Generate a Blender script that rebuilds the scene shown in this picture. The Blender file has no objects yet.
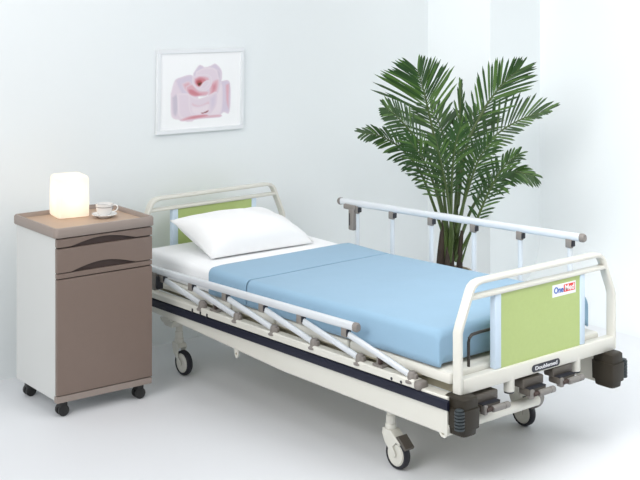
import bpy, math, random
from mathutils import Vector, Matrix
random.seed(11)
C = bpy.context.scene.collection
sc = bpy.context.scene
PI = math.pi

# ------------------------------------------------------------------ materials
def mat(name, col, rough=.5, metal=0, spec=.5, bump=None, vary=None, coat=0, emit=None, sheen=0, transl=None):
    m = bpy.data.materials.new(name); m.use_nodes = True
    nt = m.node_tree; b = nt.nodes['Principled BSDF']
    b.inputs['Base Color'].default_value = (*col, 1)
    b.inputs['Roughness'].default_value = rough
    b.inputs['Metallic'].default_value = metal
    b.inputs['Specular IOR Level'].default_value = spec
    b.inputs['Coat Weight'].default_value = coat
    b.inputs['Sheen Weight'].default_value = sheen
    if emit:
        b.inputs['Emission Color'].default_value = (*emit[0], 1)
        b.inputs['Emission Strength'].default_value = emit[1]
    if transl:
        b.inputs['Transmission Weight'].default_value = transl
    tc = nt.nodes.new('ShaderNodeTexCoord')
    if vary:                                   # (scale, amount): gentle colour mottling in object space
        n = nt.nodes.new('ShaderNodeTexNoise'); n.inputs['Scale'].default_value = vary[0]; n.inputs['Detail'].default_value = 4
        nt.links.new(tc.outputs['Object'], n.inputs['Vector'])
        r = nt.nodes.new('ShaderNodeMix'); r.data_type = 'RGBA'
        a = vary[1]
        r.inputs[6].default_value = (*[max(0, c*(1-a)) for c in col], 1)
        r.inputs[7].default_value = (*[min(1, c*(1+a)) for c in col], 1)
        nt.links.new(n.outputs['Fac'], r.inputs[0]); nt.links.new(r.outputs[2], b.inputs['Base Color'])
    if bump:                                   # (scale, strength)
        n2 = nt.nodes.new('ShaderNodeTexNoise'); n2.inputs['Scale'].default_value = bump[0]; n2.inputs['Detail'].default_value = 3
        nt.links.new(tc.outputs['Object'], n2.inputs['Vector'])
        bp = nt.nodes.new('ShaderNodeBump'); bp.inputs['Strength'].default_value = bump[1]; bp.inputs['Distance'].default_value = .01
        nt.links.new(n2.outputs['Fac'], bp.inputs['Height']); nt.links.new(bp.outputs['Normal'], b.inputs['Normal'])
    return m

M = dict(
    wall=mat('wall_paint', (.81,.845,.855), .9, spec=.2, bump=(40,.02)),
    floor=mat('studio_floor', (.76,.775,.80), .55, spec=.35, vary=(1.2,.03)),
    enamel=mat('cream_enamel', (.66,.65,.59), .3, coat=.2),
    green=mat('lime_laminate', (.425,.525,.195), .45, vary=(60,.04)),
    edge=mat('pale_blue_edging', (.56,.67,.78), .4),
    alu=mat('anodised_aluminium', (.66,.69,.72), .35, metal=.2),
    black=mat('black_rubber', (.012,.013,.02), .55),
    navy=mat('dark_bumper_vinyl', (.010,.012,.026), .5, spec=.3),
    taupe=mat('grey_brown_plastic', (.085,.074,.062), .45),
    mauve=mat('mauve_grey_plastic', (.215,.195,.178), .45),
    guard=mat('olive_brown_plastic', (.024,.019,.012), .5, spec=.35),
    roller=mat('grey_roller', (.035,.045,.05), .5),
    wheel=mat('cream_wheel_disc', (.66,.65,.59), .4),
    olive=mat('drab_steel_and_shade', (.30,.275,.20), .5),  # linkage colour; on the subframe it paints the shade under the deck
    chrome=mat('steel_wire', (.05,.045,.04), .3, metal=.5),
    steel=mat('handle_grey', (.22,.208,.195), .4, metal=.2),
    sheet=mat('white_cotton', (.86,.87,.88), .9, spec=.1, bump=(90,.05), sheen=.2),
    pillow=mat('white_pillowcase', (.86,.865,.87), .9, spec=.1, bump=(25,.12), sheen=.2),
    blanket=mat('sky_blue_cloth', (.265,.415,.55), .9, spec=.1, bump=(16,.12), sheen=.15, vary=(5,.05)),
    cab_white=mat('cabinet_white', (.635,.64,.625), .4),
    cab_taupe=mat('cabinet_taupe', (.20,.146,.12), .4, vary=(30,.03)),
    cab_rim=mat('cabinet_tray_rim', (.30,.245,.215), .45),
    cab_top=mat('cabinet_tray_tan', (.47,.34,.25), .5),
    dark=mat('dark_recess', (.05,.03,.025), .6),
    caster=mat('black_castor', (.012,.012,.012), .4),
    shade=None,
    china=mat('white_china', (.84,.84,.83), .15, coat=.4),
    band=mat('grey_glaze', (.26,.24,.24), .3),
    frame=mat('pale_grey_frame', (.80,.82,.84), .6),
    mat_=mat('picture_mount', (.91,.915,.92), .8),
    leaf=mat('palm_leaf', (.021,.064,.009), .34, vary=(9,.35)),
    leaf2=mat('palm_leaf_light', (.062,.135,.022), .36, vary=(9,.3)),
    stalk=mat('palm_stalk', (.055,.09,.02), .5, vary=(20,.3)),
    trunk=mat('palm_trunk', (.035,.024,.016), .8, vary=(30,.5)),
    pot=mat('beige_planter', (.42,.36,.26), .6),
    soil=mat('soil', (.05,.035,.025), .95, vary=(60,.5)),
    white=mat('sticker_white', (.85,.86,.86), .4),
    red=mat('sticker_red', (.75,.05,.04), .4),
    blue=mat('sticker_blue', (.02,.12,.50), .4),
    plate=mat('plate_black', (.008,.010,.02), .3),
    ink=mat('plate_silver_ink', (.72,.73,.76), .4),
)

# ------------------------------------------------------------------ mesh builder
class MB:
    def __init__(s): s.v=[]; s.f=[]; s.mi=[]; s.cur=0; s.mats=None
    def add(s, vs, fs):
        n=len(s.v); s.v += [tuple(v) for v in vs]
        for f in fs: s.f.append(tuple(i+n for i in f)); s.mi.append(s.cur)
        return s
    def box(s, x0,x1,y0,y1,z0,z1, bev=0, M_=None):
        if bev:
            return s.rbox(x0,x1,y0,y1,z0,z1,bev,M_)
        vs=[(x,y,z) for x in(x0,x1) for y in(y0,y1) for z in(z0,z1)]
        if M_: vs=[M_@Vector(v) for v in vs]
        return s.add(vs,[(0,1,3,2),(4,6,7,5),(0,4,5,1),(2,3,7,6),(0,2,6,4),(1,5,7,3)])
    def rbox(s, x0,x1,y0,y1,z0,z1,b,M_=None):
        b=min(b,(x1-x0)/2.01,(y1-y0)/2.01,(z1-z0)/2.01)
        loops=[]
        for z,ins in((z0,b),(z0+b*.3,b*.3),(z0+b,0),(z1-b,0),(z1-b*.3,b*.3),(z1,b)):
            loops.append([(x,y,z) for x,y in rrect(x0+ins,x1-ins,y0+ins,y1-ins,max(b-ins*.5,1e-4),3)])
        if M_: loops=[[M_@Vector(p) for p in l] for l in loops]
        return s.loft(loops)
    def loft(s, loops, cap=True, closed=True):
        n=len(loops[0]); vs=[p for l in loops for p in l]; fs=[]
        for k in range(len(loops)-1):
            for i in range(n if closed else n-1):
                j=(i+1)%n
                fs.append((k*n+i,k*n+j,(k+1)*n+j,(k+1)*n+i))
        if cap:
            fs.append(tuple(reversed(range(n)))); fs.append(tuple((len(loops)-1)*n+i for i in range(n)))
        return s.add(vs,fs)
    def sweep(s, pts, prof, up=(0,0,1), closed=False, scale=None, cap=True):
        """sweep a 2-D profile [(side,up)] along pts"""
        pts=[Vector(p) for p in pts]; loops=[]
        n=len(pts)
        for i,p in enumerate(pts):
            a=pts[(i-1)%n] if (closed or i>0) else p
            b=pts[(i+1)%n] if (closed or i<n-1) else p
            t=(b-a).normalized(); u=Vector(up)
            if abs(t.dot(u))>.99: u=Vector((1,0,0))
            sd=t.cross(u).normalized(); u2=sd.cross(t).normalized()
            # keep the wall thickness through bends
            k=1
            if 0<i<n-1:
                c=(p-a).normalized().dot(t); k=1/max(c,.5)
            sc_=scale[i] if scale else 1
            loops.append([p+sd*q[0]*sc_*k+u2*q[1]*sc_ for q in prof])
        if closed: loops.append(loops[0])
        return s.loft(loops,cap and not closed)
    def tube(s, pts, r, n=12, scale=None, cap=True):
        return s.sweep(pts,[(r*math.cos(2*PI*i/n),r*math.sin(2*PI*i/n)) for i in range(n)],up=(.013,.021,1),scale=scale,cap=cap)
    def oval(s, pts, a, b, n=14, up=(0,0,1)):
        return s.sweep(pts,[(a*math.cos(2*PI*i/n),b*math.sin(2*PI*i/n)) for i in range(n)],up=up)
    def lathe(s, prof, c=(0,0,0), n=24, axis='z'):
        loops=[]
        for r,h in prof:
            l=[]
            for i in range(n):
                t=2*PI*i/n; a,b=r*math.cos(t),r*math.sin(t)
                p={'z':(a,b,h),'y':(a,h,-b),'x':(h,a,b)}[axis]
                l.append((p[0]+c[0],p[1]+c[1],p[2]+c[2]))
            loops.append(l)
        return s.loft(loops)
    def prism(s, outline, axis, a0, a1):
        """outline of 2-D points extruded along an axis"""
        def P(u,v,w): return {'x':(w,u,v),'y':(u,w,v),'z':(u,v,w)}[axis]
        return s.loft([[P(u,v,a0) for u,v in outline],[P(u,v,a1) for u,v in outline]])
    def build(s, name, m, parent=None, origin=(0,0,0), smooth=True, bevel=0, sub=0, ang=38):
        me=bpy.data.meshes.new(name)
        me.from_pydata([(v[0]-origin[0],v[1]-origin[1],v[2]-origin[2]) for v in s.v],[],s.f)
        ms=m if isinstance(m,list) else [m]
        for k in ms: me.materials.append(k)
        for p,i in zip(me.polygons,s.mi): p.material_index=i
        import bmesh
        bm=bmesh.new(); bm.from_mesh(me); bmesh.ops.recalc_face_normals(bm,faces=bm.faces); bm.to_mesh(me); bm.free()
        if smooth:
            for p in me.polygons: p.use_smooth=True
            try: me.set_sharp_from_angle(angle=math.radians(ang))
            except Exception: pass
        me.update()
        o=bpy.data.objects.new(name,me); C.objects.link(o)
        if parent: o.parent=parent
        if bevel:
            b=o.modifiers.new('b','BEVEL'); b.width=bevel; b.segments=2; b.limit_method='ANGLE'
        if sub:
            d=o.modifiers.new('s','SUBSURF'); d.levels=sub; d.render_levels=sub
        return o

def rrect(x0,x1,y0,y1,r,k=4):
    out=[]
    for cx,cy,a in((x1-r,y1-r,0),(x0+r,y1-r,PI/2),(x0+r,y0+r,PI),(x1-r,y0+r,3*PI/2)):
        for i in range(k+1):
            t=a+PI/2*i/k; out.append((cx+r*math.cos(t),cy+r*math.sin(t)))
    return out

def thing(name,label,cat,loc,rot=0,group=None):
    o=bpy.data.objects.new(name,None); C.objects.link(o); o.empty_display_size=.1
    o.location=loc; o.rotation_euler=(0,0,rot); o['label']=label; o['category']=cat
    if group: o['group']=group
    return o
def tag(o,label,cat,group=None):
    o['label']=label; o['category']=cat
    if group: o['group']=group
    return o
def struct(name,mb,m,**k):
    o=mb.build(name,m,**k); o['kind']='structure'; return o
def lerp(a,b,t): return a+(b-a)*t
def crom(P,n):
    """Catmull-Rom through P, n samples"""
    P=[Vector(p) for p in P]; Q=[P[0]*2-P[1]]+P+[P[-1]*2-P[-2]]
    out=[]
    for i in range(n):
        s=i/(n-1)*(len(P)-1); k=min(int(s),len(P)-2); t=s-k
        a,b,c,d=Q[k:k+4]
        out.append(.5*((2*b)+(c-a)*t+(2*a-5*b+4*c-d)*t*t+(3*b-a-3*c+d)*t**3))
    return out
def letters(body,size,name,m,parent,loc,rot,extr=.0004,bold=0,width=None):
    cu=bpy.data.curves.new(name,'FONT'); cu.body=body; cu.size=size; cu.extrude=extr; cu.offset=bold; cu.align_x='CENTER'; cu.align_y='CENTER'
    t=bpy.data.objects.new(name+'_curve',cu); C.objects.link(t)
    bpy.context.view_layer.update()
    me=bpy.data.meshes.new_from_object(t.evaluated_get(bpy.context.evaluated_depsgraph_get()))
    bpy.data.objects.remove(t); bpy.data.curves.remove(cu)
    me.name=name; me.materials.clear(); me.materials.append(m)
    xs=[v.co.x for v in me.vertices]; w=max(xs)-min(xs)
    if width:
        for v in me.vertices: v.co.x*=width/w
    o=bpy.data.objects.new(name,me); C.objects.link(o); o.parent=parent; o.location=loc; o.rotation_euler=rot
    return o

def glass_shade():
    m=bpy.data.materials.new('frosted_lamp_shade'); m.use_nodes=True; nt=m.node_tree
    out=nt.nodes['Material Output']; nt.nodes.remove(nt.nodes['Principled BSDF'])
    d=nt.nodes.new('ShaderNodeBsdfDiffuse'); d.inputs[0].default_value=(.86,.80,.74,1)
    t=nt.nodes.new('ShaderNodeBsdfTranslucent'); t.inputs[0].default_value=(.97,.93,.87,1)
    x=nt.nodes.new('ShaderNodeMixShader'); x.inputs[0].default_value=.5
    nt.links.new(d.outputs[0],x.inputs[1]); nt.links.new(t.outputs[0],x.inputs[2])
    nt.links.new(x.outputs[0],out.inputs[0]); return m
M['shade']=glass_shade()

# ------------------------------------------------------------------ the setting
XW=-2.389; YC=2.218; XC=-1.878; YF=2.656
struct('floor', MB().box(-2.6,5.5,-5.5,2.9,-.05,0), M['floor'], smooth=False)
struct('wall_left', MB().box(XW-.1,XW,-5.5,2.9,0,3.6), M['wall'], smooth=False)
struct('column', MB().box(XW-.05,XC,YC,2.9,0,3.6), M['wall'], bevel=.004)
# far wall: sweeps up out of the floor in a studio cove
R_=.34; prof=[(YF-R_-.02,.001)]
for i in range(13):
    t=PI/2*i/12; prof.append((YF-R_+R_*math.sin(t), .001+R_*(1-math.cos(t))))
prof+=[(YF,3.6),(YF+.1,3.6),(YF+.1,.0005)]
struct('wall_right', MB().prism(prof,'x',XC-.02,5.5), M['wall'])

# ------------------------------------------------------------------ hospital bed
BO=(-1.06,.49,0)
bed=thing('hospital_bed','cream steel hospital bed with green end boards, folding side rails and castors','bed',BO)
def bp(mb,name,m,parent=bed,**k): return mb.build(name,m,parent,origin=BO if parent is bed or parent.get('o') else BO,**k)
def dz(x): return .009*(x+2.0)         # the upper frame stands a touch higher at the foot

# side beams with the dark vinyl strip, one each side
def side_beam(y0,y1,out):
    mb=MB()
    pr=[]
    xs=[-2.13,-1.85,-1.0,-.03]; lo=[.30,.292,.254,.252]
    loops=[]
    for x,l in zip(xs,lo):
        hi=.375+dz(x)
        loops.append([(x,y0,l+.006),(x,y0,hi-.004),(x,y0+.004,hi),(x,y1-.004,hi),(x,y1,hi-.004),(x,y1,l+.006),(x,y1-.006,l),(x,y0+.006,l)])
    mb.loft(loops)
    o=bp(mb,'side_beam',M['enamel'])
    yo=y0 if out<0 else y1
    s=MB(); L=[]
    for x in (-2.12,-.02):
        a,b=.326+dz(x),.366+dz(x)
        L.append([(x,yo,a),(x,yo+out*.010,a+.004),(x,yo+out*.012,a+.012),(x,yo+out*.012,b-.012),(x,yo+out*.010,b-.004),(x,yo,b)])
    s.loft(L)
    k=s.build('bumper_strip',M['navy'],o,origin=BO)
    return o
side_beam(-.003,.05,-1); side_beam(.905,.955,1)

# rail carriages on top of the beams
def carriage(y0,y1,yk):
    mb=MB(); L=[]
    for x in (-2.10,-.195):
        b,t=.371+dz(x),.399+dz(x)
        L.append([(x,y0,b),(x,y0,t-.006),(x,y0+.006,t),(x,y1-.006,t),(x,y1,t-.006),(x,y1,b)])
    mb.loft(L)
    o=bp(mb,'rail_carriage',M['enamel'])
    e=MB().rbox(-.20,-.162,y0-.002,y1+.002,.380,.416,.012)
    e.build('carriage_end_cap',M['mauve'],o,origin=BO)
    if y0<.2:
        for x in(-.317,-.264,): MB().lathe([(0,y0-.001),(.006,y0-.001),(.006,y0+.004)],(x,0,.393),12,'y').build('carriage_bolt',M['black'],o,origin=BO)
        for x in(-1.652,-1.588,-1.536): MB().box(x-.004,x+.004,y0-.003,y0+.002,.368,.388).build('carriage_clip',M['black'],o,origin=BO)
    return o
carriage(-.012,.034,0); carriage(.915,.960,.97)

# mattress deck: four shallow trays with rounded edge
dk=MB()
for x0,x1 in((-2.15,-1.42),(-1.41,-1.10),(-1.09,-.62),(-.61,-.045)):
    z0=.4575+.00925*(x0+2.1)-.0355
    dk.rbox(x0,x1,.028,.892,z0-.012,z0+.034,.014)
bp(dk,'mattress_deck',M['enamel'])
bp(MB().box(-2.10,-.07,.07,.885,.385,.418),'deck_subframe',M['olive'])  # olive here is the shade between deck and carriage, put into the colour
bp(MB().tube([(-1.98,.036,.421),(-1.2,.036,.424),(-.2,.036,.428)],.006,8),'rail_linkage',M['olive'])

# end boards
def end_board(x0,x1,zo,front):
    """loop of flat oval tube, panel with pale edging, cross bar and lower board; front = +1 faces the foot"""
    y0,y1=.033,.951
    xc=(x0+x1)/2; d=abs(x1-x0)/2
    pts=[(.042,.40),(.042,.620),(.052,.648),(.103,.763),(.113,.778),(.13,.789),(.155,.794)]
    full=[(xc,y,z+zo) for y,z in pts]+[(xc,.977-y,z+zo) for y,z in reversed(pts)]
    # round the corners a little by resampling
    prof=[]
    n=16
    for i in range(n):
        t=2*PI*i/n; c,s=math.cos(t),math.sin(t)
        prof.append((.0095*math.copysign(abs(c)**.6,c), d*math.copysign(abs(s)**.5,s)))
    fr=bp(MB().sweep(full,prof,up=(1,0,0)),'head_board' if front<0 else 'foot_board',M['enamel'])
    def sub(mb,name,m,**k): return mb.build(name,m,fr,origin=BO,**k)
    sub(MB().rbox(x0,x1,.05,.929,.396+zo,.452+zo,.006),'lower_board',M['enamel'])
    sub(MB().rbox(xc-d*.9,xc+d*.9,.092,.885,.731+zo,.747+zo,.006),'cross_bar',M['enamel'])
    xp0,xp1=xc-.010,xc+.010
    sub(MB().box(xp0,xp1,.262,.722,.452+zo,.734+zo),'panel',M['green'])
    for ya,yb in((.228,.262),(.722,.752)):
        sub(MB().rbox(xp0-.006,xp1+.004,ya,yb,.452+zo,.734+zo,.005),'panel_edge',M['edge'])
    return fr,xp1
fb,xp=end_board(-.042,0,0,1)
hb,_=end_board(-2.215,-2.173,.004,-1)

# sticker on the green foot panel
st=MB().box(xp,xp+.0015,.556,.696,.667,.714).build('sticker',M['white'],fb,origin=BO)
def onfoot(x,y,z): return (x-BO[0],y-BO[1],z-BO[2])
RT=(PI/2,0,PI/2)
st2=MB().box(xp+.0015,xp+.0022,.623,.690,.679,.708).build('sticker_red_box',M['red'],fb,origin=BO)
letters('One',.034,'sticker_lettering',M['blue'],fb,onfoot(xp+.0024,.592,.691),RT,bold=.0006,width=.056)
letters('Med',.032,'sticker_lettering',M['white'],fb,onfoot(xp+.0028,.6565,.6935),RT,bold=.0006,width=.056)
# oval plate on the lower board
pl=MB().prism([(y,z) for y,z in rrect(.423,.586,.4035,.4315,.0135,6)],'x',0,.003).build('name_plate',M['plate'],fb,origin=BO,bevel=.0008)
letters('Doublemed',.020,'plate_lettering',M['ink'],fb,onfoot(.0034,.5045,.4175),RT,bold=.0004,width=.128)

# short studs under the lower board and crank units
for y in(.317,.705):
    o=bp(MB().lathe([(.0,.352),(.019,.352),(.021,.356),(.021,.41),(0,.41)],(-.02,y,0),20),'crank_housing',M['enamel'])
    MB().lathe([(.0,.347),(.0195,.347),(.0195,.3525),(0,.3525)],(-.02,y,0),20).build('housing_ring',M['black'],o,origin=BO)
def crank(y0,zc,first=False):
    w=.118
    o=bp(MB().rbox(-.05,.0,y0,y0+w,zc-.006,zc+.030,.006).rbox(-.03,.022,y0+.006,y0+w-.012,zc-.03,zc-.003,.005),'crank',M['taupe'])
    MB().box(-.028,.0235,y0+.01,y0+w-.015,zc-.0045,zc-.001).build('crank_slot',M['black'],o,origin=BO)
    MB().rbox(.004,.032,y0+.012,y0+.030,zc-.040,zc-.004,.005).build('crank_arm',M['steel'],o,origin=BO)
    h=MB()
    h.lathe([(0,y0+.05),(.0115,y0+.05),(.0125,y0+.054),(.0125,y0+.108),(.0105,y0+.109),(.0105,y0+.113),(.0125,y0+.114),(.0125,y0+.134),(.0105,y0+.138),(0,y0+.138)],(.034,0,zc-.022),16,'y')
    h.build('crank_handle',M['steel'],o,origin=BO)
    MB().lathe([(0,y0+.022),(.0085,y0+.022),(.0085,y0+.051),(0,y0+.051)],(.030,0,zc-.022),12,'y').build('crank_pin',M['dark'],o,origin=BO)
crank(.118,.352); crank(.376,.356); crank(.548,.366)

# push tube across the foot end
t=bp(MB().tube([(-.05,.06,.271),(-.05,.508,.271)],.0215,18),'cross_tube',M['enamel'])
hk=[(-.05,.517,.271+.018)]+[(-.05,.517+.022*math.sin(a),.271+.018*math.cos(a)) for a in[.4,.8,1.2,1.6,2.0,2.4,2.8,3.2]]
MB().sweep(hk,[(.012,.0025),(-.012,.0025),(-.012,-.0025),(.012,-.0025)],up=(1,0,0)).build('tube_hook',M['steel'],t,origin=BO)

# corner guards with ribbed rollers
def guard(ys,sgn):
    """ys: inner y.. outer y ; sgn -1 near side, +1 far side"""
    ya,yb=min(ys),max(ys)
    mb=MB()
    def ring(z,i): return [(x,y,z) for x,y in rrect(-.064+i,.048-i,ya+i,yb-i,.014,2)]
    mb.loft([ring(.258,.014),ring(.261,.010),ring(.284,.008),ring(.2845,.001),ring(.358,0),ring(.3585,.004),ring(.393,.005),ring(.398,.010)])
    o=bp(mb,'corner_guard',M['guard'])
    yc=(ya if sgn<0 else yb)
    r=MB(); pr=[(0,.287),(.010,.287)]
    for k in range(6):
        z=.290+k*.0118; pr+=[(.019,z),(.019,z+.0075),(.0125,z+.008),(.0125,z+.0115)]
    pr+=[(.017,.362),(.010,.365),(0,.365)]
    r.lathe(pr,(.030 if sgn<0 else .026,yc+(-.003 if sgn<0 else .010),0),16)
    r.build('guard_roller',M['roller'],o,origin=BO)
    return o
guard((.002,.092),-1); guard((.856,.938),1)
# tab with a hole below each beam near the foot
for x,z,w in((-.055,.262,.030),(-1.33,.256,.016)):
    out=[(x-w,z+.03),(x-w*.75,z-.008),(x-w*.3,z-.022),(x+w*.3,z-.022),(x+w*.75,z-.008),(x+w,z+.03)]
    o=bp(MB().prism(out,'y',.0,.006),'frame_tab',M['enamel'])
    MB().lathe([(0,-.001),(w*.3,-.001),(w*.3,.001)],(x,0,z-.003),14,'y').build('tab_hole',M['olive'],o,origin=BO)

# mattress retainer wire at the foot
wy=[(-.062,.141,.452),(-.062,.141,.560),(-.062,.145,.574),(-.062,.158,.584),(-.062,.20,.587),(-.062,.66,.587),(-.062,.69,.584),(-.062,.705,.574),(-.062,.709,.56),(-.062,.709,.452)]
bp(MB().tube(wy,.006,10),'mattress_retainer',M['chrome'])

# castors
def caster(x,y,pedal):
    o=bp(MB().lathe([(0,.165),(.019,.165),(.019,.20),(.0165,.202),(.0165,.29),(0,.29)],(x-.042,y,0),18),'caster',M['enamel'])
    zc=.058
    f=MB()
    f.lathe([(0,.140),(.022,.140),(.0225,.165),(.019,.169),(0,.169)],(x-.042,y,0),18)
    for s in(-1,1):                             # fork cheeks
        ol=[(x-.064,.150),(x-.066,.125),(x-.052,.096),(x-.026,.070),(x-.010,.050),(x+.008,.050),(x+.010,.062),*([(x-.008,.088),(x+.012,.108),(x+.020,.114)] if pedal else [(x-.016,.085),(x-.018,.110),(x-.008,.128)]),(x-.018,.146)]
        f.prism(ol,'y',y+s*.0215-.003,y+s*.0215+.003)
    f.prism([(x-.064,.150),(x-.060,.128),(x-.02,.124),(x+.030,.100),(x+.034,.108),(x-.018,.148)] if pedal else [(x-.064,.150),(x-.062,.130),(x-.03,.124),(x-.008,.128),(x-.018,.146)],'y',y-.024,y+.024)
    f.build('fork',M['enamel'],o,origin=BO,bevel=.002)
    w=MB().lathe([(0,-.013),(.010,-.0165),(.040,-.0165),(.0415,-.013),(.046,-.013),(.046,.013),(.0415,.013),(.040,.0165),(.010,.0165),(0,.013)],(x,y,zc),30,'y')
    w.build('wheel',M['wheel'],o,origin=BO)
    ty=MB(); L=[]
    n=36
    for i in range(n):
        a=2*PI*i/n; L.append([(x+r*math.cos(a),y+h,zc+r*math.sin(a)) for r,h in((.0455,-.014),(.053,-.0155),(.0575,-.010),(.058,0),(.0575,.010),(.053,.0155),(.0455,.014))])
    L.append(L[0]); ty.loft(L,cap=False); ty.build('tyre',M['black'],o,origin=BO)
    if pedal:
        p=MB().prism([(x+.010,.130),(x+.062,.088),(x+.068,.098),(x+.024,.137)],'y',y-.024,y+.024)
        p.build('brake_pedal',M['taupe'],o,origin=BO,bevel=.002)
    return o
caster(-.400,.10,True); caster(-.405,.838,True); caster(-1.905,.11,False); caster(-1.905,.85,False)
# gussets where the castor stems meet the beams
for x in(-.442,-1.947):
    for y in(.10,.845):
        bp(MB().prism([(x-.075,.262),(x-.06,.246),(x-.045,.243),(x-.03,.232),(x+.03,.232),(x+.04,.262)],'y',y-.05,y+.02).box(x-.03,x+.03,y-.06,y+.06,.262,.30),'caster_mount',M['enamel'])
for x in(-.442,-1.947):
    bp(MB().box(x-.02,x+.02,.03,.93,.27,.31),'cross_member',M['enamel'])

# side rails
def side_rail(P0,P1,posts,side,lowered):
    P0,P1=Vector(P0),Vector(P1)
    n=18; prof=[]
    for i in range(n):
        t=2*PI*i/n; c,s=math.cos(t),math.sin(t)
        prof.append((.014*math.copysign(abs(c)**.8,c),.0165*math.copysign(abs(s)**.8,s)))
    o=bp(MB().sweep([P0,P1],prof),'side_rail',M['alu'])
    d=(P1-P0).normalized()
    pc=[(a*1.1,b*1.1) for a,b in prof]
    for q,s in((P0,-1),(P1,1)):
        e=MB().sweep([q-d*s*.004,q+d*s*.010,q+d*s*.018],pc,scale=[1,1,.75])
        e.build('rail_end_cap',M['mauve'],o,origin=BO)
    for k,(top,bot) in enumerate(posts):
        top,bot=Vector(top),Vector(bot)
        a=MB().oval([top,bot],.0095,.013,14,up=(1,0,0) if not lowered else (0,0,1))
        a.build('rail_post',M['alu'],o,origin=BO)
        z=top.z
        zr=lerp(P0.z,P1.z,(top.x-P0.x)/(P1.x-P0.x))-.015
        b=MB().rbox(top.x-.016,top.x+.016,top.y-.014,top.y+.004,zr-.034,zr+.004,.004)
        b.build('rail_bracket',M['mauve'],o,origin=BO)
        c=MB().rbox(top.x-.004,top.x+.019,top.y-.012,top.y+.013,zr-.028,zr-.002,.004)
        c.build('bracket_pivot',M['black'],o,origin=BO)
        kn=MB().lathe([(0,bot.z-.022),(.027,bot.z-.022),(.027,bot.z-.016),(.019,bot.z-.010),(.0175,bot.z+.010),(.012,bot.z+.019),(0,bot.z+.021)],(bot.x,bot.y,0),16)
        kn.rbox(bot.x+.008,bot.x+.026,bot.y-.009,bot.y+.009,bot.z-.016,bot.z+.012,.004)
        kn.build('rail_knuckle',M['mauve'],o,origin=BO)
    return o
kx=[-1.602,-1.332,-1.067,-.800,-.519,-.225]; bx=[-1.86,-1.622,-1.358,-1.09,-.834,-.554]
nr=side_rail((-2.02,-.04,.519),(-.492,-.04,.556),[((b,-.036,lerp(.519,.556,(b+2.02)/1.53)-.034),(k,.008,.412+.006*(k+1.6))) for b,k in zip(bx,kx)],-1,True)
fx=[-1.574,-1.318,-1.05,-.778,-.501,-.226]
fr_=side_rail((-1.698,.925,.765),(-.165,.925,.826),[((x,.925,lerp(.765,.826,(x+1.698)/1.53)-.03),(x-.004,.93,.425)) for x in fx],1,False)
# release latches at the head end of each rail
def latch(p,x,y,z,L):
    mb=MB().rbox(x-.075,x+.012,y-.012,y+.012,z-.036,z-.010,.006).rbox(x-.034,x+.006,y-.014,y+.014,z-L,z-.03,.006)
    o=mb.build('rail_latch',M['mauve'],p,origin=BO)
    return o
l1=latch(fr_,-1.582,.913,.771,.135)
MB().box(-1.606,-1.601,.8975,.9005,.66,.72).build('latch_slot',M['black'],fr_,origin=BO)
l2=latch(nr,-1.905,-.044,.523,.095)
MB().rbox(-1.89,-1.868,-.06,-.03,.44,.50,.004).build('latch_lever',M['black'],nr,origin=BO)
# spring locks standing on the near carriage
for x in(-1.50,-.406):
    z=.41+.009*(x+1.5)
    o=bp(MB().rbox(x-.028,x+.028,-.006,.026,z-.006,z+.004,.003).rbox(x-.012,x+.010,.0,.02,z,z+.036,.005),'rail_lock',M['mauve'])
    MB().rbox(x+.002,x+.016,-.004,.012,z+.006,z+.03,.003).build('lock_lever',M['dark'],o,origin=BO)

# ------------------------------------------------------------------ bedding
def ztop(x):
    if x<-1.3: return .566+.010*((-1.3-x)/.8)
    return .566+.036*(x+1.3)/1.2
def zbot(x):
    return lerp(.4575,.476,(x+2.1)/2.0)
MO=(-1.1,.47,.46)
def soft_slab(x0,x1,y0,y1,off,rad,nx,ny,seed,wob=.0,open_bottom=False,drop=None):
    """closed cushion between zbot and ztop with rounded long and short edges"""
    mb=MB()
    rng=random.Random(seed); ph=[rng.uniform(0,6.28) for _ in range(8)]
    def bumps(x,y):
        return wob*(math.sin(5.1*x+2.3*y+ph[0])+.7*math.sin(3.3*y-4.7*x+ph[1])+.5*math.sin(11*x+7*y+ph[2])+.4*math.sin(9*y-13*x+ph[3]))
    loops=[]
    xs=[x0+(x1-x0)*i/nx for i in range(nx+1)]
    xs=sorted(set([x0,x0+rad*.08,x0+rad*.3,x0+rad*.6,x0+rad,x1-rad,x1-rad*.6,x1-rad*.3,x1-rad*.08,x1]+[x for x in xs if x0+rad<x<x1-rad]))
    for x in xs:
        e=min(x-x0,x1-x); 
        ins=0 if e>=rad else rad-math.sqrt(max(0,rad*rad-(rad-e)**2))
        zt=ztop(x)+off-ins; zb=zbot(x)-(.003 if off>.003 else 0)+(ins*.15)
        l=[]
        a,b=y0+ins*.25,y1-ins*.25; r=min(rad,(zt-zb)*.8)
        for z in(0,.25,.5,.75): l.append((x,a+bumps(x,z)*.4*0,lerp(zb,zt-r,z)))
        for i in range(7):
            t=PI/2*i/6; l.append((x,a+r-r*math.cos(t),zt-r+r*math.sin(t)))
        for i in range(1,ny):
            y=lerp(a+r,b-r,i/ny); l.append((x,y,zt+bumps(x,y)*min(1,e/rad)))
        for i in range(7):
            t=PI/2*(1-i/6); l.append((x,b-r+r*math.cos(t),zt-r+r*math.sin(t)))
        for z in(.75,.5,.25,0): l.append((x,b,lerp(zb,zt-r,z)))
        loops.append(l)
    mb.loft(loops)
    return mb
ms=soft_slab(-2.155,-.125,.050,.885,-.004,.032,24,10,3,.0008)
mo=ms.build('mattress',M['sheet'],origin=MO,ang=70); mo.location=MO
tag(mo,'white sheeted mattress lying on the hospital bed under the blue blanket','mattress')
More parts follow.
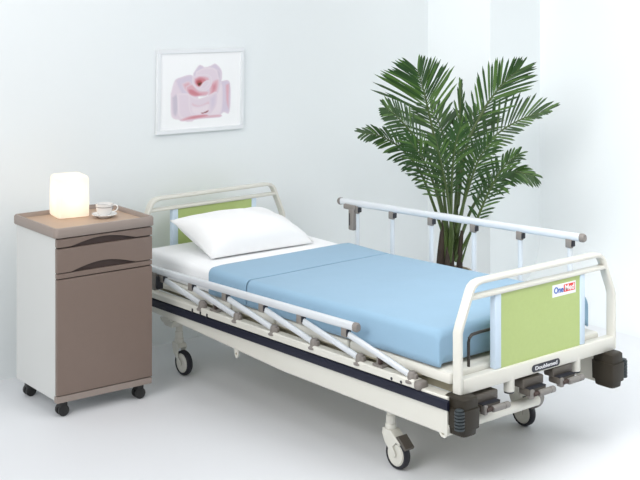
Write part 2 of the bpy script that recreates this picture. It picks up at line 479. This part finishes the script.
def cloth(x0,x1,y0,y1,off,seed,wob,foot,rad=.030):
    """open sheet lying over the mattress and hanging down its two sides (and its foot end)"""
    rng=random.Random(seed); ph=[rng.uniform(0,6.28) for _ in range(8)]
    def bumps(x,y):
        return wob*(math.sin(5.1*x+2.3*y+ph[0])+.7*math.sin(3.3*y-4.7*x+ph[1])+.5*math.sin(11*x+7*y+ph[2])+.4*math.sin(9*y-13*x+ph[3]))+1.9*wob
    xs=[x0+(x1-x0)*i/30 for i in range(31)]
    if x0<-1.29<x1: xs+=[-1.2876,-1.2874,-1.2840]
    xs=[x for x in sorted(set(xs)) if not(foot and x>x1-rad)]
    if foot: xs+=[x1-rad+rad*math.sin(PI/2*k/6) for k in range(7)]
    T=.0028; loops=[]
    def line(x,ins,dn):
        o=off(x); zt=ztop(x)+o-ins; zb=zbot(x)+.0012
        a=y0+.008-o+(ins*.1); b_=y1-.008+o-(ins*.1); r=rad
        zt2=max(zt,zb+.012); r=min(r,(zt2-zb)*.85)
        l=[]
        for k in range(4): l.append((x,a,lerp(zb,zt2-r,k/4)))
        for k in range(7):
            t=PI/2*k/6; l.append((x,a+r-r*math.cos(t),zt2-r+r*math.sin(t)))
        for k in range(1,18):
            l.append((x,lerp(a+r,b_-r,k/18),zt2+bumps(x,lerp(a+r,b_-r,k/18))*(1-dn)))
        for k in range(7):
            t=PI/2*(1-k/6); l.append((x,b_-r+r*math.cos(t),zt2-r+r*math.sin(t)))
        for k in (3,2,1,0): l.append((x,b_,lerp(zb,zt2-r,k/4)))
        return l
    for x in xs:
        e=x1-x if foot else 1
        ins=0 if e>=rad else rad-math.sqrt(max(0,rad*rad-(rad-e)**2))
        loops.append(line(x,ins,ins/rad))
    if foot:
        H=ztop(x1)-zbot(x1)-rad
        for k in (1,2,3): loops.append(line(x1+.0004*k,rad+H*k/3,1))
    mb=MB(); mb.loft(loops,cap=False,closed=False)
    return mb,len(loops[0])
bl,nl=cloth(-1.575,-.105,.030,.893,lambda x:.0035 if x<-1.2875 else .011,5,.0012,True)
bo=bl.build('blanket',M['blanket'],origin=MO,ang=70); bo.location=MO
tag(bo,'sky blue blanket tucked flat over the mattress with a turned-down top','blanket')
fd,_=cloth(-1.580,-1.2945,.030,.893,lambda x:.0115,5,.0012,False)
fo=fd.build('turned_down_hem',M['blanket'],bo,origin=MO,ang=70)
for q in (bo,fo):
    s_=q.modifiers.new('thickness','SOLIDIFY'); s_.thickness=.0025; s_.offset=-1
# pillow
def pillow():
    A,B=Vector((-1.735,.150,.578)),Vector((-1.700,.745,.580))
    D,E_=Vector((-2.085,.150,.702)),Vector((-2.085,.735,.690))
    n=28; top=[];bot=[]
    nrm=((B-A).cross(D-A)).normalized()
    if nrm.z<0: nrm=-nrm
    vs=[];fs=[]
    for s in(1,-1):
        for j in range(n+1):
            for i in range(n+1):
                u,v=i/n*2-1,j/n*2-1
                # pinch the edges inwards between the corners
                cu=u*(1-.06*(1-v*v)*1.0*abs(u)**3); cv=v*(1-(.05 if v>0 else .015)*(1-u*u)*abs(v)**3)
                p=A*((1-cu)*(1-cv)/4)+B*((1+cu)*(1-cv)/4)+D*((1-cu)*(1+cv)/4)+E_*((1+cu)*(1+cv)/4)
                h=max(0,(1-abs(u)**2.8))**(.55 if u>0 else .46)*max(0,(1-abs(v)**2.6))**(.55 if v>0 else .46)
                w=.004*math.sin(7*u+3*v)+.004*math.sin(5*v-6*u+1)+.003*math.sin(11*u*v+2)
                k=(.092+1.3*w)*(1-.32*v) if s>0 else -.06
                p=p+nrm*(h*k+(.006 if s>0 else 0))
                p.z=max(p.z,ztop(p.x)+(.004 if s>0 else .0005)); p.x=max(p.x,-2.155)
                vs.append(p)
    N=(n+1)*(n+1)
    for j in range(n):
        for i in range(n):
            a=j*(n+1)+i; fs.append((a,a+1,a+n+2,a+n+1)); fs.append((N+a,N+a+n+1,N+a+n+2,N+a+1))
    ring=[i for i in range(n)]+[j*(n+1)+n for j in range(n)]+[n*(n+1)+n-i for i in range(n)]+[(n-j)*(n+1) for j in range(n)]
    for k in range(len(ring)):
        a,b=ring[k],ring[(k+1)%len(ring)]; fs.append((a,N+a,N+b,b))
    mb=MB(); mb.add(vs,fs); return mb
po=pillow().build('pillow',M['pillow'],origin=(-1.9,.45,.6),ang=80); po.location=(-1.9,.45,.6)
tag(po,'plump white pillow leaning on the green head board of the bed','pillow')

# ------------------------------------------------------------------ bedside cabinet
cyaw=1.5266; W_,D_,H_=.468,.42,.823
ca=Vector((math.cos(cyaw),math.sin(cyaw),0)); cb=Vector((-ca.y,ca.x,0))
cc=Vector((-1.7336,-.6587,0))+ca*(W_/2)+cb*(D_/2)
cab=thing('bedside_cabinet','taupe fronted bedside cabinet on black castors left of the bed','cabinet',cc,cyaw)
x0,x1=-W_/2,W_/2; f=-D_/2; b=D_/2
MB().box(x0,x1,f+.020,b,.075,.786).build('carcass',M['cab_white'],cab,bevel=.003)
MB().box(x0+.004,x1-.004,f+.012,f+.0215,.078,.784).build('front_frame',M['dark'],cab)
# tray top with raised rim
ov=.013; L=[]
for z,i,r in((.781,.003,.02),(.785,0,.022),(.816,0,.022),(.823,.004,.022),(.823,.013,.018),(.819,.016,.016),(.803,.020,.014)):
    L.append([(x,y,z) for x,y in rrect(x0-ov+i,x1+ov-i,f-.006+i,b+ov-i,r,5)])
tt=MB().loft(L).build('tray_top',M['cab_rim'],cab)
MB().prism(rrect(x0-ov+.0195,x1+ov-.0195,f+.0145,b+ov-.0195,.014,5),'z',.8032,.8042).build('tray_surface',M['cab_top'],tt)
def arch_front(z0,z1,arch):
    a0,a1,h=x0+.066,x0+.385,arch
    out=[(x0,z0),(a0,z0)]
    n=16
    for i in range(1,n):
        t=i/n; out.append((lerp(a0,a1,t), z0+h*math.sin(PI*t)))
    out+=[(a1,z0),(x1,z0),(x1,z1),(x0,z1)]
    return MB().prism(out,'y',f,f+.020)
for z0,z1,h in((.7405,.7755,.026),(.630,.7335,.030)):
    d=arch_front(z0,z1,h).build('drawer',M['cab_taupe'],cab,smooth=True,ang=20)
    MB().box(x0+.06,x0+.395,f+.013,f+.019,z0,z0+h+.003).build('finger_recess',M['dark'],d)
MB().box(x0,x1,f,f+.02,.6055,.6255).build('front_rail',M['cab_taupe'],cab,bevel=.001)
MB().box(x0,x1,f,f+.02,.1005,.6005).build('door',M['cab_taupe'],cab,bevel=.0015)
MB().box(x0,x1,f+.002,f+.03,.068,.0965).build('plinth',M['cab_rim'],cab,bevel=.001)
for sx in(-1,1):
    for sy in(-1,1):
        cx_,cy_=sx*(W_/2-.045),sy*(D_/2-.045)
        o=MB().rbox(cx_-.018,cx_+.018,cy_-.020,cy_+.020,.035,.075,.006).build('caster',M['caster'],cab)
        w=MB()
        for s in(-1,1): w.lathe([(0,s*.006),(.022,s*.006),(.025,s*.009),(.025,s*.020),(.021,s*.023),(0,s*.023)],(cx_,cy_,.025),20,'y')
        w.build('caster_wheel',M['caster'],o)

# lamp on the cabinet
lp=thing('table_lamp','glowing frosted cube table lamp standing on the bedside cabinet','lamp',(-2.05,-.425,.8046),math.radians(79))
L=[]
for z,h,r in((.004,.072,.016),(.010,.075,.018),(.10,.0745,.02),(.176,.0725,.018),(.185,.069,.018),(.190,.061,.016)):
    L.append([(x,y,z) for x,y in rrect(-h,h,-h,h,r,5)])
MB().loft(L).build('lamp_shade',M['shade'],lp)
MB().box(-.05,.05,-.05,.05,0,.0035).build('lamp_base',M['white'],lp)
bulb=bpy.data.lights.new('bulb','POINT'); bulb.energy=.36; bulb.color=(1,.85,.67); bulb.shadow_soft_size=.03
bo_=bpy.data.objects.new('bulb',bulb); C.objects.link(bo_); bo_.parent=lp; bo_.location=(0,0,.10)
# saucer and cup
sp=(-1.918,-.318,.8046)
so=MB().lathe([(0,.0),(.028,.0),(.030,.004),(.050,.010),(.058,.015),(.0575,.017),(.048,.013),(.028,.007),(0,.0065)],n=32).build('saucer',M['china']); so.location=sp
tag(so,'white china saucer under the teacup on the cabinet tray','saucer')
cu=thing('teacup','white china teacup with grey banding beside the lamp on the cabinet','cup',(sp[0],sp[1],sp[2]+.0074),math.radians(50))
MB().lathe([(0,0),(.020,0),(.021,.004),(.030,.010),(.036,.022),(.039,.040),(.040,.055),(.0385,.055),(.037,.040),(.034,.022),(.028,.012),(0,.009)],n=32).build('cup_body',M['china'],cu)
MB().lathe([(.0392,.0405),(.0402,.0408),(.0402,.0435),(.0392,.0438)],n=32).build('painted_band',M['band'],cu)
hp=[(.036,0,.046),(.048,0,.050),(.058,0,.046),(.061,0,.036),(.055,0,.025),(.044,0,.019),(.035,0,.019)]
MB().sweep(crom(hp,16),[(.003*math.cos(i*PI/4),.0022*math.sin(i*PI/4)) for i in range(8)],up=(0,1,0)).build('cup_handle',M['china'],cu)
MB().tube([(.040,-.006,.038),(.041,-.006,.030)],.003,8).build('handle_dot',M['band'],cu)

# ------------------------------------------------------------------ framed rose picture
PO=(XW,.534,1.300)
pf=thing('framed_picture','pale framed picture of a pink rose hanging on the white wall','picture',PO)
# local: y to the right, z up, x out of the wall
hw,hh=.276,.219
fm=MB()
fwid=.022
for a,b_,c,d in((-hw,hw,hh-fwid,hh),(-hw,hw,-hh,-hh+fwid),(-hw,-hw+fwid,-hh+fwid,hh-fwid),(hw-fwid,hw,-hh+fwid,hh-fwid)):
    fm.box(.002,.020,a,b_,c,d)
fm.build('frame',M['frame'],pf,bevel=.002)
MB().box(.003,.012,-hw+.02,hw-.02,-hh+.02,hh-.02).build('mount',M['mat_'],pf,smooth=False)
pf.rotation_euler=(-.016,0,0)
# the print: petals as flat shapes of ink, pixel box 528 x 460 of the print mapped to the mount
# one sheet of paper whose colour attribute holds the flower, blended petal by petal
PET=[]
def petal(col,edge,soft,pts):
    q=crom([(u,v,0) for u,v in pts+[pts[0]]],len(pts)*4+1)[:-1]
    PET.append((col,edge,soft*.62,[(p.x,p.y) for p in q]))
LAV=(.66,.58,.68); PALE=(.74,.64,.71); PINK=(.70,.42,.48); ROSE=(.60,.24,.28); DEEP=(.46,.10,.11); CORE=(.09,.05,.03); MIL=(.79,.70,.75); GREY=(.58,.52,.60)
petal(PALE,MIL,8,[(66,250),(68,330),(75,400),(120,424),(240,428),(250,200),(150,150),(95,158)])
petal(LAV,PALE,10,[(95,160),(130,142),(215,132),(228,225),(200,300),(150,268),(112,205)])
petal(PINK,PALE,14,[(140,185),(190,170),(215,200),(205,250),(165,235)])
petal(GREY,PALE,12,[(70,270),(110,250),(130,320),(110,400),(78,380)])
petal(PALE,MIL,12,[(110,250),(190,255),(240,320),(235,420),(130,405)])
petal(LAV,PALE,8,[(400,190),(430,178),(482,196),(482,392),(440,394),(395,402)])
petal(PINK,LAV,9,[(446,205),(480,200),(480,300),(478,380),(455,330)])
petal(MIL,PALE,9,[(350,230),(418,190),(432,300),(415,405),(340,418),(320,320)])
petal(LAV,MIL,7,[(220,118),(258,66),(285,70),(300,80),(340,72),(378,60),(422,112),(418,195),(390,270),(300,260),(225,205)])
petal(PALE,MIL,12,[(240,108),(300,84),(372,92),(402,150),(380,230),(300,170),(240,140)])
petal(GREY,PALE,10,[(385,95),(412,120),(412,170),(396,150)])
petal(PINK,PALE,14,[(335,190),(375,165),(405,170),(400,240),(365,290),(325,295)])
petal(ROSE,PINK,16,[(350,200),(385,190),(385,235),(350,265)])
petal(PALE,MIL,10,[(190,250),(250,290),(330,272),(386,252),(392,330),(340,410),(250,420),(198,370)])
petal(PINK,PALE,22,[(210,310),(270,330),(350,300),(345,345),(265,365),(212,345)])
petal(LAV,PALE,18,[(330,290),(385,260),(385,340),(345,385)])
petal(MIL,PALE,12,[(205,330),(260,345),(335,330),(325,385),(265,405),(212,385)])
petal(PINK,PALE,9,[(170,205),(215,190),(262,235),(332,245),(312,276),(232,272),(176,244)])
petal(ROSE,PINK,9,[(180,222),(215,222),(268,252),(302,262),(242,276),(195,258)])
petal(PALE,MIL,7,[(213,142),(270,128),(340,138),(352,200),(312,240),(255,228),(216,190)])
petal(PINK,PALE,9,[(226,150),(270,136),(328,148),(332,182),(302,210),(255,215),(226,186)])
petal(ROSE,PINK,9,[(232,158),(268,144),(308,158),(316,186),(290,206),(255,210),(232,186)])
petal(DEEP,ROSE,9,[(240,168),(262,160),(285,168),(280,190),(258,202),(240,186)])
petal(CORE,DEEP,6,[(246,184),(262,180),(284,180),(274,202),(256,206)])
petal(PALE,MIL,7,[(262,225),(292,182),(328,168),(336,192),(302,226)])
petal(PINK,PALE,8,[(128,424),(200,400),(300,406),(412,406),(414,426),(280,428),(150,436)])
petal(ROSE,PINK,8,[(150,430),(210,406),(300,400),(330,412),(250,424)])
petal(CORE,ROSE,4,[(275,388),(300,384),(330,373),(324,387),(290,395)])
def inside(q,u,v):
    c=False; d2=1e9; n=len(q)
    for k in range(n):
        x0,y0=q[k]; x1,y1=q[k-1]
        if (y0>v)!=(y1>v) and u<(x1-x0)*(v-y0)/(y1-y0)+x0: c=not c
        dx,dy=x1-x0,y1-y0; L=dx*dx+dy*dy or 1e-9
        t=max(0,min(1,((u-x0)*dx+(v-y0)*dy)/L))
        e=(u-x0-t*dx)**2+(v-y0-t*dy)**2
        if e<d2: d2=e
    d=math.sqrt(d2)
    return d if c else -d
BB=[(min(p[0] for p in q)-25,max(p[0] for p in q)+25,min(p[1] for p in q)-25,max(p[1] for p in q)+25) for _,_,_,q in PET]
def ink(u,v):
    c=[.91,.915,.92]
    for (col,edge,soft,q),bb in zip(PET,BB):
        if not(bb[0]<u<bb[1] and bb[2]<v<bb[3]): continue
        d=inside(q,u,v)
        a=max(0,min(1,.5+d/soft)); a=a*a*(3-2*a)
        if a<=0: continue
        k=max(0,min(1,d/(soft*2.2)))
        for m in range(3): c[m]=lerp(c[m],lerp(edge[m],col[m],k),a)
    return c
def PX(u,v): return (-.196+(u-60)*.386/425, .140-(v-55)*.300/385)
NX,NY=92,80; U0,U1,V0,V1=50,500,45,450
vs=[];cols=[]
for jj in range(NY+1):
    for ii in range(NX+1):
        u,v=lerp(U0,U1,ii/NX),lerp(V0,V1,jj/NY)
        y_,z_=PX(u,v); vs.append((.0128,y_,z_)); cols.append(ink(u,v))
mb=MB(); mb.add(vs,[(a,a+NX+1,a+NX+2,a+1) for jj in range(NY) for a in range(jj*(NX+1),jj*(NX+1)+NX)])
pm_=bpy.data.materials.new('rose_print'); pm_.use_nodes=True; nt=pm_.node_tree
at_=nt.nodes.new('ShaderNodeAttribute'); at_.attribute_name='ink'
nt.links.new(at_.outputs['Color'],nt.nodes['Principled BSDF'].inputs['Base Color']); nt.nodes['Principled BSDF'].inputs['Roughness'].default_value=.8
nt.nodes['Principled BSDF'].inputs['Specular IOR Level'].default_value=.2
ro=mb.build('rose_print',pm_,pf,smooth=False)
ca_=ro.data.color_attributes.new('ink','FLOAT_COLOR','POINT')
for k,c in enumerate(cols): ca_.data[k].color=(*c,1)

# ------------------------------------------------------------------ potted palm
pm=thing('potted_palm','bushy green palm in a beige planter behind the bed by the column','plant',(-1.48,1.46,0),.8773)
MB().lathe([(0,0),(.095,0),(.10,.01),(.125,.33),(.135,.335),(.135,.372),(.122,.374),(.12,.345),(0,.345)],n=32).build('planter',M['pot'],pm)
MB().lathe([(0,.340),(.1195,.340),(.1195,.350),(.06,.356),(0,.358)],n=24).build('soil',M['soil'],pm)
FR={
    'left_big': [(0.005,0.00,0.572), (-0.029,0.02,0.891), (-0.091,0.03,1.192), (-0.120,0.00,1.310), (-0.154,-0.04,1.417)],
    'left_mid': [(-0.007,-0.02,0.613), (-0.087,-0.10,0.936), (-0.188,-0.16,1.097), (-0.267,-0.20,1.193), (-0.329,-0.24,1.243)],
    'left_droop': [(-0.016,-0.00,0.557), (-0.074,-0.02,0.727), (-0.145,-0.06,0.899), (-0.240,-0.10,1.018), (-0.350,-0.14,1.089), (-0.443,-0.18,1.110)],
    'right_tall': [(0.049,0.02,0.605), (0.105,0.06,0.990), (0.200,0.06,1.199), (0.267,0.05,1.300), (0.321,0.03,1.365), (0.379,0.00,1.419)],
    'right_long': [(0.067,0.04,0.585), (0.149,0.12,0.902), (0.274,0.18,1.047), (0.424,0.22,1.133), (0.563,0.25,1.173)],
    'right_low': [(0.078,0.00,0.479), (0.146,-0.04,0.632), (0.208,-0.08,0.794), (0.279,-0.12,0.929), (0.351,-0.15,0.999)],
    'right_arch': [(0.070,0.02,0.526), (0.143,0.02,0.709), (0.244,0.00,0.832), (0.344,-0.03,0.889), (0.442,-0.06,0.873)],
    'spear': [(0.047,0.05,0.599), (0.068,0.10,0.931), (0.081,0.12,1.150), (0.087,0.13,1.329)],
    'c1': [(-0.002,-0.02,0.576), (-0.068,-0.12,0.811), (-0.136,-0.20,0.976), (-0.219,-0.24,1.093)],
    'c2': [(0.045,-0.02,0.576), (0.098,-0.10,0.808), (0.147,-0.16,0.970), (0.207,-0.20,1.077)],
    'c3': [(0.017,-0.04,0.580), (0.010,-0.16,0.843), (0.014,-0.26,1.035), (0.040,-0.30,1.160)],
    'c4': [(0.032,0.06,0.612), (0.008,0.14,0.978), (-0.018,0.20,1.109), (-0.061,0.26,1.188)],
    'c5': [(0.042,0.05,0.614), (0.094,0.15,0.950), (0.145,0.22,1.085), (0.195,0.28,1.164)],
    'c6': [(0.027,-0.04,0.565), (-0.016,-0.16,0.818), (-0.055,-0.25,0.984), (-0.084,-0.30,1.101)],
    'c7': [(-0.005,-0.05,0.551), (-0.068,-0.12,0.735), (-0.134,-0.18,0.832), (-0.208,-0.22,0.879)],
    'thin': [(0.076,-0.02,0.421), (0.101,-0.03,0.511), (0.125,-0.04,0.580)],
}
# side vector (which way the leaflets spread), length, count, leaflet sweep base->tip, droop, right/left length factors
SP={
 'left_big':((1,.15,.1),.33,30,(54,28),.02,(.80,1.0),.30),
 'left_mid':((.35,.5,.75),.17,26,(58,28),.03,(1,.8),.30),
 'left_droop':((.35,.55,.75),.15,30,(60,24),.05,(1,.75),.30),
 'right_tall':((1,.2,-.3),.225,28,(44,18),.02,(1.15,1.0),.22),
 'right_long':((-.45,.3,.9),.24,28,(62,14),.02,(1.05,.45),.2),
 'right_low':((.8,.2,-.5),.17,24,(50,22),.05,(.8,1),.25),
 'right_arch':((.3,.6,.75),.15,30,(58,22),.08,(1,1),.25),
 'spear':((1,.2,0),.13,7,(12,5),.0,(1,1),.5),
 'c1':((1,.1,.1),.17,22,(50,24),.05,(1,1),.25),
 'c2':((1,-.1,.1),.17,22,(50,24),.05,(1,1),.25),
 'c3':((1,0,0),.17,22,(50,24),.05,(1,1),.25),
 'c4':((1,.3,.1),.24,22,(55,28),.03,(1,1),.3),
 'c5':((1,-.3,.1),.24,22,(55,28),.03,(1,1),.3),
 'c6':((1,.2,0),.17,22,(50,24),.05,(1,1),.25),
 'c7':((.8,.5,.2),.17,22,(50,24),.05,(1,1),.25),
}
def leaflet(mb,p,dirv,nrm,L,w,droop):
    dirv=dirv.normalized(); sd=dirv.cross(nrm).normalized(); nn=sd.cross(dirv).normalized()
    if nn.z<0 and abs(nn.z)>.2: nn=-nn
    vs=[];n=6
    for i in range(n+1):
        t=i/n; c=p+dirv*(L*t)+Vector((0,0,-droop*L*4*t*t))
        ww=w*(.45+2.2*t*(1-t)**.6*1.0) if t<1 else 0
        ww=w*max(.02,min(1,(.35+3.2*t)*(1-t)**.55)) 
        vs+= [c-sd*ww, c+nn*ww*-.28, c+sd*ww]
    fs=[]
    for i in range(n):
        a=i*3; fs+=[(a,a+1,a+4,a+3),(a+1,a+2,a+5,a+4)]
    mb.add(vs,fs)
def frond(k,P):
    side,L,n,sw,droop,fac,start=SP[k]; n=int(n*.95)
    q=crom(P,40); side=Vector(side).normalized()
    rng=random.Random(k)
    mb=MB()
    for i in range(n):
        t=start+(1-start)*(i+.5)/n
        s=t*39; j=min(int(s),38); p=q[j].lerp(q[j+1],s-j)
        T=(q[min(j+2,39)]-q[max(j-1,0)]).normalized()
        S=(side-T*side.dot(T)).normalized(); N=T.cross(S).normalized()
        u=(t-start)/(1-start)
        prof=min(1,.55+1.6*u)*(1-.62*max(0,u-.35)/.65)
        for sg,fc in((1,fac[0]),(-1,fac[1])):
            a=math.radians(lerp(sw[0],sw[1],u)+rng.uniform(-5,5))
            d=T*math.cos(a)+S*sg*math.sin(a)+N*rng.uniform(-.10,.10)+N*.12
            mb.cur=1 if rng.random()<.25 else 0
            leaflet(mb,p+T*rng.uniform(-.004,.004),d,N,L*fc*prof*rng.uniform(.9,1.08),.0054*(.8+.3*prof),droop*rng.uniform(.7,1.3))
    o=mb.build('frond',[M['leaf'],M['leaf2']],pm)
    base=Vector((q[0].x*.55,q[0].y*.5,.42))
    st=[base]+[x for x in q[:]]
    MB().tube(st,.0085,8,scale=[1.25]+[lerp(1.1,.22,i/39) for i in range(40)]).build('frond_stalk',M['stalk'],o)
for k,P in FR.items():
    if k in('thin','c7'): continue
    frond(k,P)
for pts,r in(([(-.030,0,.345),(-.028,.0,.45),(-.020,0,.56),(-.010,0,.66)],.024),([(.020,-.01,.345),(.022,-.01,.44),(.028,0,.54),(.030,0,.60)],.017),([(.066,.0,.345),(.068,0,.43),(.074,0,.52),(.080,.0,.58)],.016),([(-.005,-.03,.345),(.0,-.03,.42),(.004,-.02,.50)],.018)):
    MB().tube(crom(pts,10),r,12,scale=[lerp(1.15,.5,i/9) for i in range(10)]).build('trunk',M['trunk'],pm)
MB().tube(crom(FR['thin'],10),.006,8,scale=[lerp(1,.35,i/9) for i in range(10)]).build('sucker_shoot',M['stalk'],pm)

# ------------------------------------------------------------------ camera, light
cam=bpy.data.cameras.new('camera'); co=bpy.data.objects.new('camera',cam); C.objects.link(co)
co.location=(3.3231,-3.3971,1.9671); co.rotation_euler=(PI/2,0,2.4481-PI/2)
cam.sensor_width=36; cam.lens=36*1308.69/640; cam.shift_x=1.3221/640; cam.shift_y=-276.4372/640; cam.clip_start=.05
sc.camera=co
def area(name,loc,target,size,power,col=(1,1,1),sy=None,spread=180):
    l=bpy.data.lights.new(name,'AREA'); l.energy=power; l.size=size; l.color=col
    l.spread=math.radians(spread)
    if sy: l.shape='RECTANGLE'; l.size_y=sy
    o=bpy.data.objects.new(name,l); C.objects.link(o); o.location=loc
    o.rotation_euler=(Vector(target)-Vector(loc)).to_track_quat('-Z','Y').to_euler()
    return o
area('softbox_overhead',(.2,.3,3.4),(-.4,.4,0),3.0,31)
area('softbox_side',(.2,-3.6,2.6),(-.4,1,.4),2.2,80,(1,.99,.98))
area('fill_foot',(2.5,1.3,2.7),(.5,.6,0),1.4,6,spread=100)  # added fill that lifts the floor and faces at the foot end
area('fill_floor',(1.6,.6,3.3),(.6,.6,0),1.6,12,spread=120)  # added overhead fill to brighten the floor near the foot
area('fill_backdrop',(.7,-1.9,2.9),(.1,2.65,.9),1.6,18.5,spread=75)  # added fill aimed at the far wall to whiten it
area('fill_backdrop_top',(1.6,-.6,2.8),(.9,2.65,1.0),1.2,12,spread=110)  # second added fill for the far wall, from higher right
area('softbox_wall',(-1.5,-1.3,3.1),(-2.39,-.3,2.1),.7,9,(1,.98,.95))
sl=bpy.data.lights.new('column_fill_spot','SPOT'); sl.energy=70; sl.spot_size=math.radians(17); sl.spot_blend=.8; sl.shadow_soft_size=.15  # added narrow beam that brightens the column face, not a known fitting
so_=bpy.data.objects.new('column_fill_spot',sl); C.objects.link(so_); so_.location=(-1.5,-1.4,2.9)
so_.rotation_euler=(Vector((-2.13,2.2,1.75))-Vector(so_.location)).to_track_quat('-Z','Y').to_euler()
w=bpy.data.worlds.new('studio'); sc.world=w; w.use_nodes=True
w.node_tree.nodes['Background'].inputs[0].default_value=(.955,.975,1.0,1)
w.node_tree.nodes['Background'].inputs[1].default_value=.34
sc.view_settings.view_transform='Standard'; sc.view_settings.look='None'; sc.view_settings.gamma=1; sc.view_settings.exposure=.09
sc.view_settings.use_curve_mapping=False
sc.cycles.max_bounces=10; sc.cycles.diffuse_bounces=6; sc.cycles.use_denoising=True
